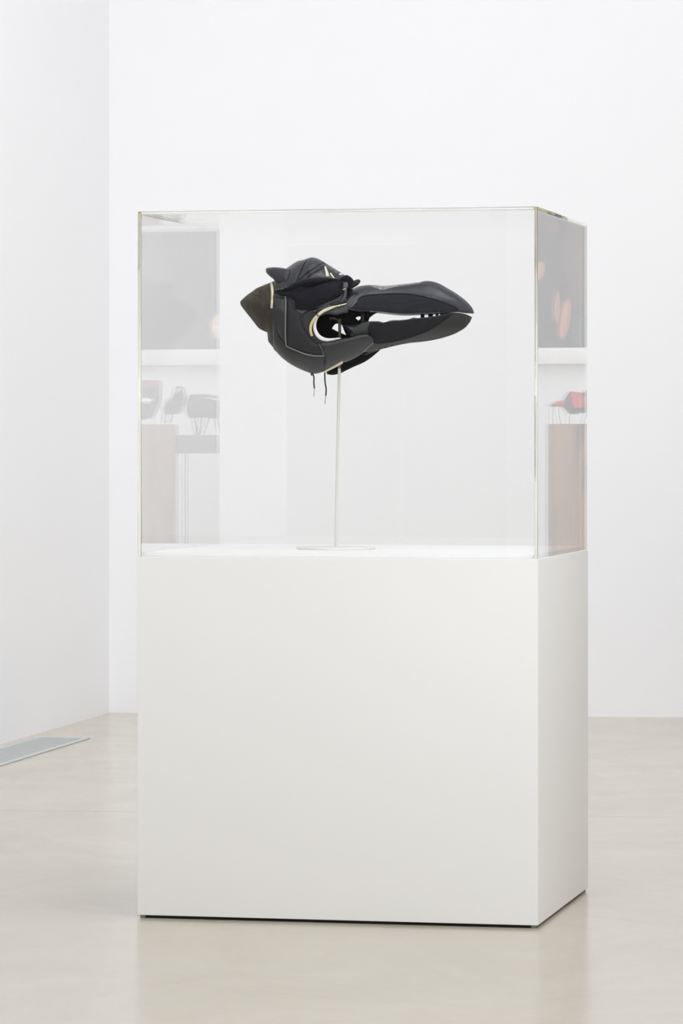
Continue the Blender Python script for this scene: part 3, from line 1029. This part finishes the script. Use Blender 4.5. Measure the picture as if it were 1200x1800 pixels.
# upper leather facets on the near side
panel('toe_vamp', [(671, 509.4), (682, 506.8), (692.5, 504.2), (704, 502), (715, 500.4), (737.5, 498.2), (751, 498.4), (762, 500.6), (771, 503.6), (781, 507.8), (790, 512), (805, 521.4), (815, 530), (824, 540), (829.5, 549.6),
                   (818, 549.6), (807, 547.4), (803.5, 543.6), (797.6, 539.2), (789, 535.2), (778, 531.4), (765, 527.4), (751, 523.6), (738, 520.4), (724, 518), (711, 516.8), (697, 516.4), (680, 516.8), (666, 517.6),
                   (652, 518.6), (641, 520.4), (632, 523.6), (643, 514.4), (656, 508), (664, 510.6)], d_up, 1.4, 3.5, M['toe'], ub, step=3)
cord('seam', [(804.5, 548), (802, 542.6), (795, 538.4), (778, 532), (751, 524.2), (724, 518.6), (697, 517), (666, 518), (640, 521), (630, 526), (623, 535), (617, 542.4)], d_up, 0.6, M['black2'], ub, lift=1.0)
cord('facet_line', [(628, 529.6), (622, 536), (617, 542)], d_up, 0.5, M['tile'], ub, lift=1.4)
panel('rear_facet', [(610, 522), (616, 513.6), (626, 507.4), (634, 505.6), (630, 512), (624, 520), (617, 528.5), (611, 538), (609.6, 532)], d_up, 1.3, 2.5, M['leather'], ub, step=2.5)
# silver-grey eyelet row on the crown of the upper beak
top_e = [(q, float(UP_T(q)) + 0.9) for q in (651, 662, 674.5, 687, 699, 711, 722, 733, 740)]
low_e = [(653, 504.6), (662.5, 508.0), (670.6, 511.4), (681, 508.2), (692.5, 505.4), (704, 503.1), (715, 501.5), (727, 500.0), (739, 498.6)]
for i in range(8):
    a, b, c, d_ = top_e[i], top_e[i + 1], low_e[i + 1], low_e[i]
    q = np.array([a, b, c, d_], float)
    cen = q.mean(0)
    q = cen + (q - cen) * 0.94
    panel('eyelet', [tuple(p) for p in q], d_up, 1.6, 0.6, M['tile'], ub, step=2, sub=3, lift=0.6)
for i in range(7):
    u0 = 664 + i * 11
    pts = [(u0, float(LO_B(u0)) - 3.2), (u0 + 10, float(LO_B(u0 + 10)) - 3.0), (u0 + 10, float(LO_B(u0 + 10)) - 0.4), (u0, float(LO_B(u0)) - 0.4)]
    panel('eyelet', pts, d_lo, 1.2, 0.8, M['quarter'], lb, step=2, sub=3)
cord('seam', [(657.6, 604.6), (679, 603.4), (715, 595.6), (748.8, 584), (771, 571.2), (789, 558), (797, 552)], d_lo, 0.6, M['black2'], lb, lift=0.9)
cord('rim', [(742, 600.2), (760, 597.2), (782.5, 591.6), (805, 582.6), (819.5, 571.6), (826, 563.4)], d_lo, 0.8, M['toe'], lb, lift=0.6)

# inside of the open beak
pillow('beak_hinge', [(600, 569), (601, 556), (606, 548), (618, 546.5), (632, 547), (650, 546.6), (650, 552), (641, 556.6), (631, 556.6), (625.6, 558.2), (625.4, 560.4), (628, 562.2), (634, 568), (622, 570), (608, 571)], 8, 14, 6, M['black'], step=2)
pillow('beak_hinge', [(633.4, 549), (650, 548), (649, 560), (644, 571), (630, 571), (630, 563.4), (633.4, 560.6)], 10, 12, 5, M['black'], step=2)
pillow('inner_tongue', [(600.5, 570), (606, 567), (617, 567.4), (628, 566.6), (640, 567), (649, 567.4), (654, 576), (650, 586), (634, 588), (617, 590), (611, 587), (604, 577)], 2, 12, 9, M['toe'])
pillow('strap', [(633, 550), (641, 549), (641.6, 560), (640, 575.4), (633.4, 574.4), (634, 562)], 22, 4, 3, M['black2'], step=2)
pillow('strap', [(641, 552), (650, 549.4), (664, 549.4), (656, 554), (648, 560), (641, 562)], 24, 5, 4, M['black'], step=2)
pillow('lower_lining', [(641, 560), (652, 567), (664, 566.6), (668, 574), (655, 580), (640, 582)], 8, 10, 6, M['black'], step=2)
for (u0, u1) in ((738.6, 745.6), (752, 760.5), (765, 770), (773, 792)):
    um = (u0 + u1) / 2
    pillow('lining_tab', [(u0, 550.6), (u1, 550), (u1, float(LO_T(u1)) + 2.5), (um, float(LO_T(um)) + 3), (u0, float(LO_T(u0)) + 2.5)], 14, 6, 3, M['black'], step=2)

# ------------------------------------------------------------------ hanging laces
for (pts, ag) in (([(548.2, 651, 6), (549.6, 657, 6), (551.6, 664, 6), (551.4, 672, 6), (552.4, 683, 6)], [(552.4, 682.6, 6), (551.8, 690, 6), (551.4, 697.4, 6)]),
                  ([(570.8, 650, -8), (570.6, 660, -8), (571.2, 672, -8), (573.0, 684, -8), (572.4, 695.6, -8)], [(572.6, 695, -8), (571.6, 703, -8), (570.6, 710.4, -8)])):
    lc = tube('lace', [W3(*p) for p in pts], 1.25 * K, M['black2'], mask, 8)
    tube('aglet', [W3(*p) for p in ag], 0.85 * K, M['aglet'], lc, 8)['label'] = 'pale plastic lace tip'
tube('lace', [W3(547.6, 653, 2), W3(547, 657, 2), W3(548, 660.4, 2)], 1.2 * K, M['black2'], mask, 8)

# ------------------------------------------------------------------ stand: white disc and thin rod
ZD = ZP + DECK_H
sx0 = (590 - 600) * K
stand = empty('display_stand', (sx0, MY, ZD), 0, 'thin white rod on a white round base plate, holding up the black mask', 'stand')
lathe('base_plate', [(0.0885, 0.0), (0.0900, 0.0006), (0.0900, 0.0040), (0.0892, 0.0048)], M['plate'], stand, 96)
RV = 648.0            # height where the rod meets the cream jaw edge; above it the post belongs to the mask
rm = ((596.2 - 590) * K, 0.0, CAM_H - (RV - 767.7) * K - ZD)
tube('rod', [(0, 0, 0.0045), ((592 - 590) * K, 0, 0.15), (rm[0], 0, rm[2])], 0.0034, M['stand'], stand, 14)
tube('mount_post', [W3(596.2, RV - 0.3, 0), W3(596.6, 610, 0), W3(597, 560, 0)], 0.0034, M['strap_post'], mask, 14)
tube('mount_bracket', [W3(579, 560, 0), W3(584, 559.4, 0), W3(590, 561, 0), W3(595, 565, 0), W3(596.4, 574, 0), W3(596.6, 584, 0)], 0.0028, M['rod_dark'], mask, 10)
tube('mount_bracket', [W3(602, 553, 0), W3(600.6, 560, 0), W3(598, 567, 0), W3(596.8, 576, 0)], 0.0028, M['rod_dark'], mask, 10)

# ------------------------------------------------------------------ things mirrored in the acrylic (right of the frame)
bang = math.atan2(BDIR.y, BDIR.x)
pp = CORNER + BDIR * ((2.0 - CORNER.x) / BDIR.x)
art = empty('framed_print', (pp.x, pp.y, 1.411), bang, 'large dark photographic print with orange shapes in deep white frame on back wall', 'picture')
PW, PH, FD = 1.35, 0.95, 0.05
build('print', [(0, -0.02, 0), (PW, -0.02, 0), (PW, -0.02, PH), (0, -0.02, PH), (0, -0.002, 0), (PW, -0.002, 0), (PW, -0.002, PH), (0, -0.002, PH)],
      [(0, 1, 2, 3), (4, 7, 6, 5), (0, 4, 5, 1), (1, 5, 6, 2), (2, 6, 7, 3), (3, 7, 4, 0)], M['print'], art, smooth=False)
FB = 0.062
box('frame_rail', (-FB, -FD, -FB), (PW + FB, -0.001, 0.0), M['frame'], art, 0.001)
box('frame_rail', (-FB, -FD, PH), (PW + FB, -0.001, PH + FB), M['frame'], art, 0.001)
box('frame_stile', (-FB, -FD, 0.0002), (0, -0.001, PH - 0.0002), M['frame'], art, 0.001)
box('frame_stile', (PW, -FD, 0.0002), (PW + FB, -0.001, PH - 0.0002), M['frame'], art, 0.001)

FA = math.radians(-24.5)


def spot(x, y, z):
    return (2.2 + x * math.cos(FA) - y * math.sin(FA), 13.7 + x * math.sin(FA) + y * math.cos(FA), z)


pl = empty('wooden_plinth', spot(0, 0.17, 0), FA, 'tall brown plywood plinth with dark grain carrying a red mask, mirrored in the case', 'plinth')
for i in range(3):
    x0 = -0.188 + i * 0.1255
    box('front_board', (x0, -0.170, 0.0), (x0 + 0.125, -0.155, 1.114), M['wood'], pl, 0.0008, 1)
box('core', (-0.188, -0.1545, 0.0), (0.188, 0.17, 1.1135), M['wood'], pl, 0.001, 1)

tb = empty('grey_table', spot(-0.40, 0.17, 0), FA, 'grey table with thick top beside the wooden plinth, carrying a dark mask', 'table')
box('table_top', (-0.20, -0.15, 1.007), (0.205, 0.15, 1.074), M['grey_table'], tb, 0.002)
for sy in (-0.13, 0.10):
    box('leg', (-0.18, sy, 0.0), (-0.15, sy + 0.03, 1.0068), M['grey_table'], tb, 0.002)
tube('rod_leg', [(0.176, -0.13, 0.0), (0.176, -0.13, 1.0072)], 0.0018, M['wire'], tb, 10)
tube('rod_leg', [(0.176, 0.12, 0.0), (0.176, 0.12, 1.0072)], 0.0018, M['wire'], tb, 10)


def solid(name, secs, material, parent, n=16):
    """Lofted round body along x: sections (x, zc, half height, half depth)."""
    V, F = [], []
    for (x, zc, h, w) in secs:
        for k in range(n):
            a = 2 * math.pi * k / n
            V.append((x, w * math.cos(a), zc + h * math.sin(a)))
    for i in range(len(secs) - 1):
        for k in range(n):
            F.append((i * n + k, i * n + (k + 1) % n, (i + 1) * n + (k + 1) % n, (i + 1) * n + k))
    F.append(tuple(range(n)))
    F.append(tuple(range((len(secs) - 1) * n, len(secs) * n)))
    return build(name, V, F, material, parent, sharp=math.radians(50))


# red and black mask on the plinth (x grows toward its beak)
rm_ = empty('red_mask', spot(0, 0.09, 1.114), FA, 'red and black beaked mask on wire legs, standing on the wooden plinth', 'mask')
solid('beak', [(0.187, 0.068, 0.002, 0.003), (0.178, 0.070, 0.007, 0.008), (0.170, 0.073, 0.009, 0.012), (0.140, 0.071, 0.013, 0.018)], M['red'], rm_)
solid('beak_tip', [(0.194, 0.064, 0.001, 0.002), (0.186, 0.067, 0.005, 0.006), (0.176, 0.069, 0.0085, 0.010)], M['black2'], rm_)
solid('hood', [(0.145, 0.071, 0.014, 0.019), (0.135, 0.074, 0.028, 0.03), (0.124, 0.076, 0.040, 0.045), (0.100, 0.075, 0.041, 0.055), (0.085, 0.075, 0.036, 0.055), (0.05, 0.08, 0.04, 0.05)], M['black2'], rm_)
V = []
for (x, z) in ((0.126, 0.113), (0.094, 0.113), (0.074, 0.096), (0.074, 0.058), (0.112, 0.058)):
    V += [(x, -0.062, z), (x, -0.045, z)]
build('face_panel', V, [(0, 2, 4, 6, 8), (1, 9, 7, 5, 3)] + [(2 * i, 2 * i + 1, (2 * i + 3) % 10, (2 * i + 2) % 10) for i in range(5)], M['red'], rm_, smooth=False)
solid('crest', [(0.07, 0.10, 0.02, 0.03), (0.0, 0.115, 0.032, 0.04), (-0.07, 0.13, 0.034, 0.035), (-0.138, 0.146, 0.014, 0.012)], M['dull_red'], rm_)
solid('neck', [(0.06, 0.06, 0.03, 0.04), (0.0, 0.065, 0.045, 0.045), (-0.07, 0.06, 0.045, 0.04), (-0.11, 0.075, 0.05, 0.03), (-0.136, 0.11, 0.03, 0.015)], M['black2'], rm_)
solid('eye_piece', [(-0.055, 0.085, 0.004, 0.045), (-0.075, 0.085, 0.016, 0.048), (-0.095, 0.085, 0.014, 0.046), (-0.11, 0.087, 0.003, 0.044)], M['white_piece'], rm_)
for (x0, z0_, x1) in ((0.184, 0.066, 0.186), (0.165, 0.066, 0.158), (0.122, 0.045, 0.128), (0.06, 0.045, 0.075), (-0.05, 0.03, -0.055), (-0.11, 0.04, -0.115)):
    tube('wire_leg', [(x0, 0, z0_), ((x0 + x1) / 2 + 0.003, -0.01, z0_ * 0.45), (x1, -0.02, 0.0006)], 0.0012, M['wire'], rm_, 6)

dm = empty('dark_mask', spot(-0.303, 0.09, 1.074), FA, 'black mask with red top edge on splayed wire legs, standing on the grey table', 'mask')
solid('head', [(0.075, 0.10, 0.02, 0.02), (0.065, 0.105, 0.042, 0.04), (0.0, 0.10, 0.036, 0.045), (-0.04, 0.095, 0.034, 0.04), (-0.055, 0.10, 0.025, 0.02)], M['black2'], dm)
solid('top_edge', [(0.06, 0.146, 0.004, 0.02), (0.0, 0.145, 0.007, 0.03), (-0.055, 0.138, 0.004, 0.02)], M['dull_red'], dm)
for (x0, x1) in ((0.05, 0.035), (0.02, 0.03), (-0.01, 0.015), (-0.035, -0.05)):
    tube('wire_leg', [(x0, 0, 0.075), ((x0 + x1) / 2, -0.005, 0.035), (x1, -0.01, 0.0006)], [0.0045 - 0.0005 * (i / 6) for i in range(13)], M['black2'], dm, 8)

gm = empty('small_ring_mask', spot(-0.153, 0.09, 1.114), FA, 'small grey and black piece with hooked loop, at the table end of the wooden plinth', 'sculpture')
solid('body', [(0.010, 0.055, 0.008, 0.01), (0.0, 0.06, 0.022, 0.025), (-0.03, 0.07, 0.035, 0.03), (-0.055, 0.085, 0.045, 0.03), (-0.07, 0.09, 0.02, 0.015)], M['black2'], gm)
tube('hook', [(-0.03, 0, 0.10), (-0.036, 0, 0.128), (-0.05, 0, 0.138), (-0.066, 0, 0.128), (-0.07, 0, 0.10), (-0.068, 0, 0.08)], 0.004, M['wire'], gm, 8)
tube('foot', [(-0.02, 0, 0.045), (-0.018, 0, 0.02), (-0.01, 0, 0.0045)], 0.004, M['black2'], gm, 8)
tube('foot', [(0.0, 0, 0.05), (0.005, 0, 0.025), (0.008, 0, 0.0045)], 0.004, M['black2'], gm, 8)
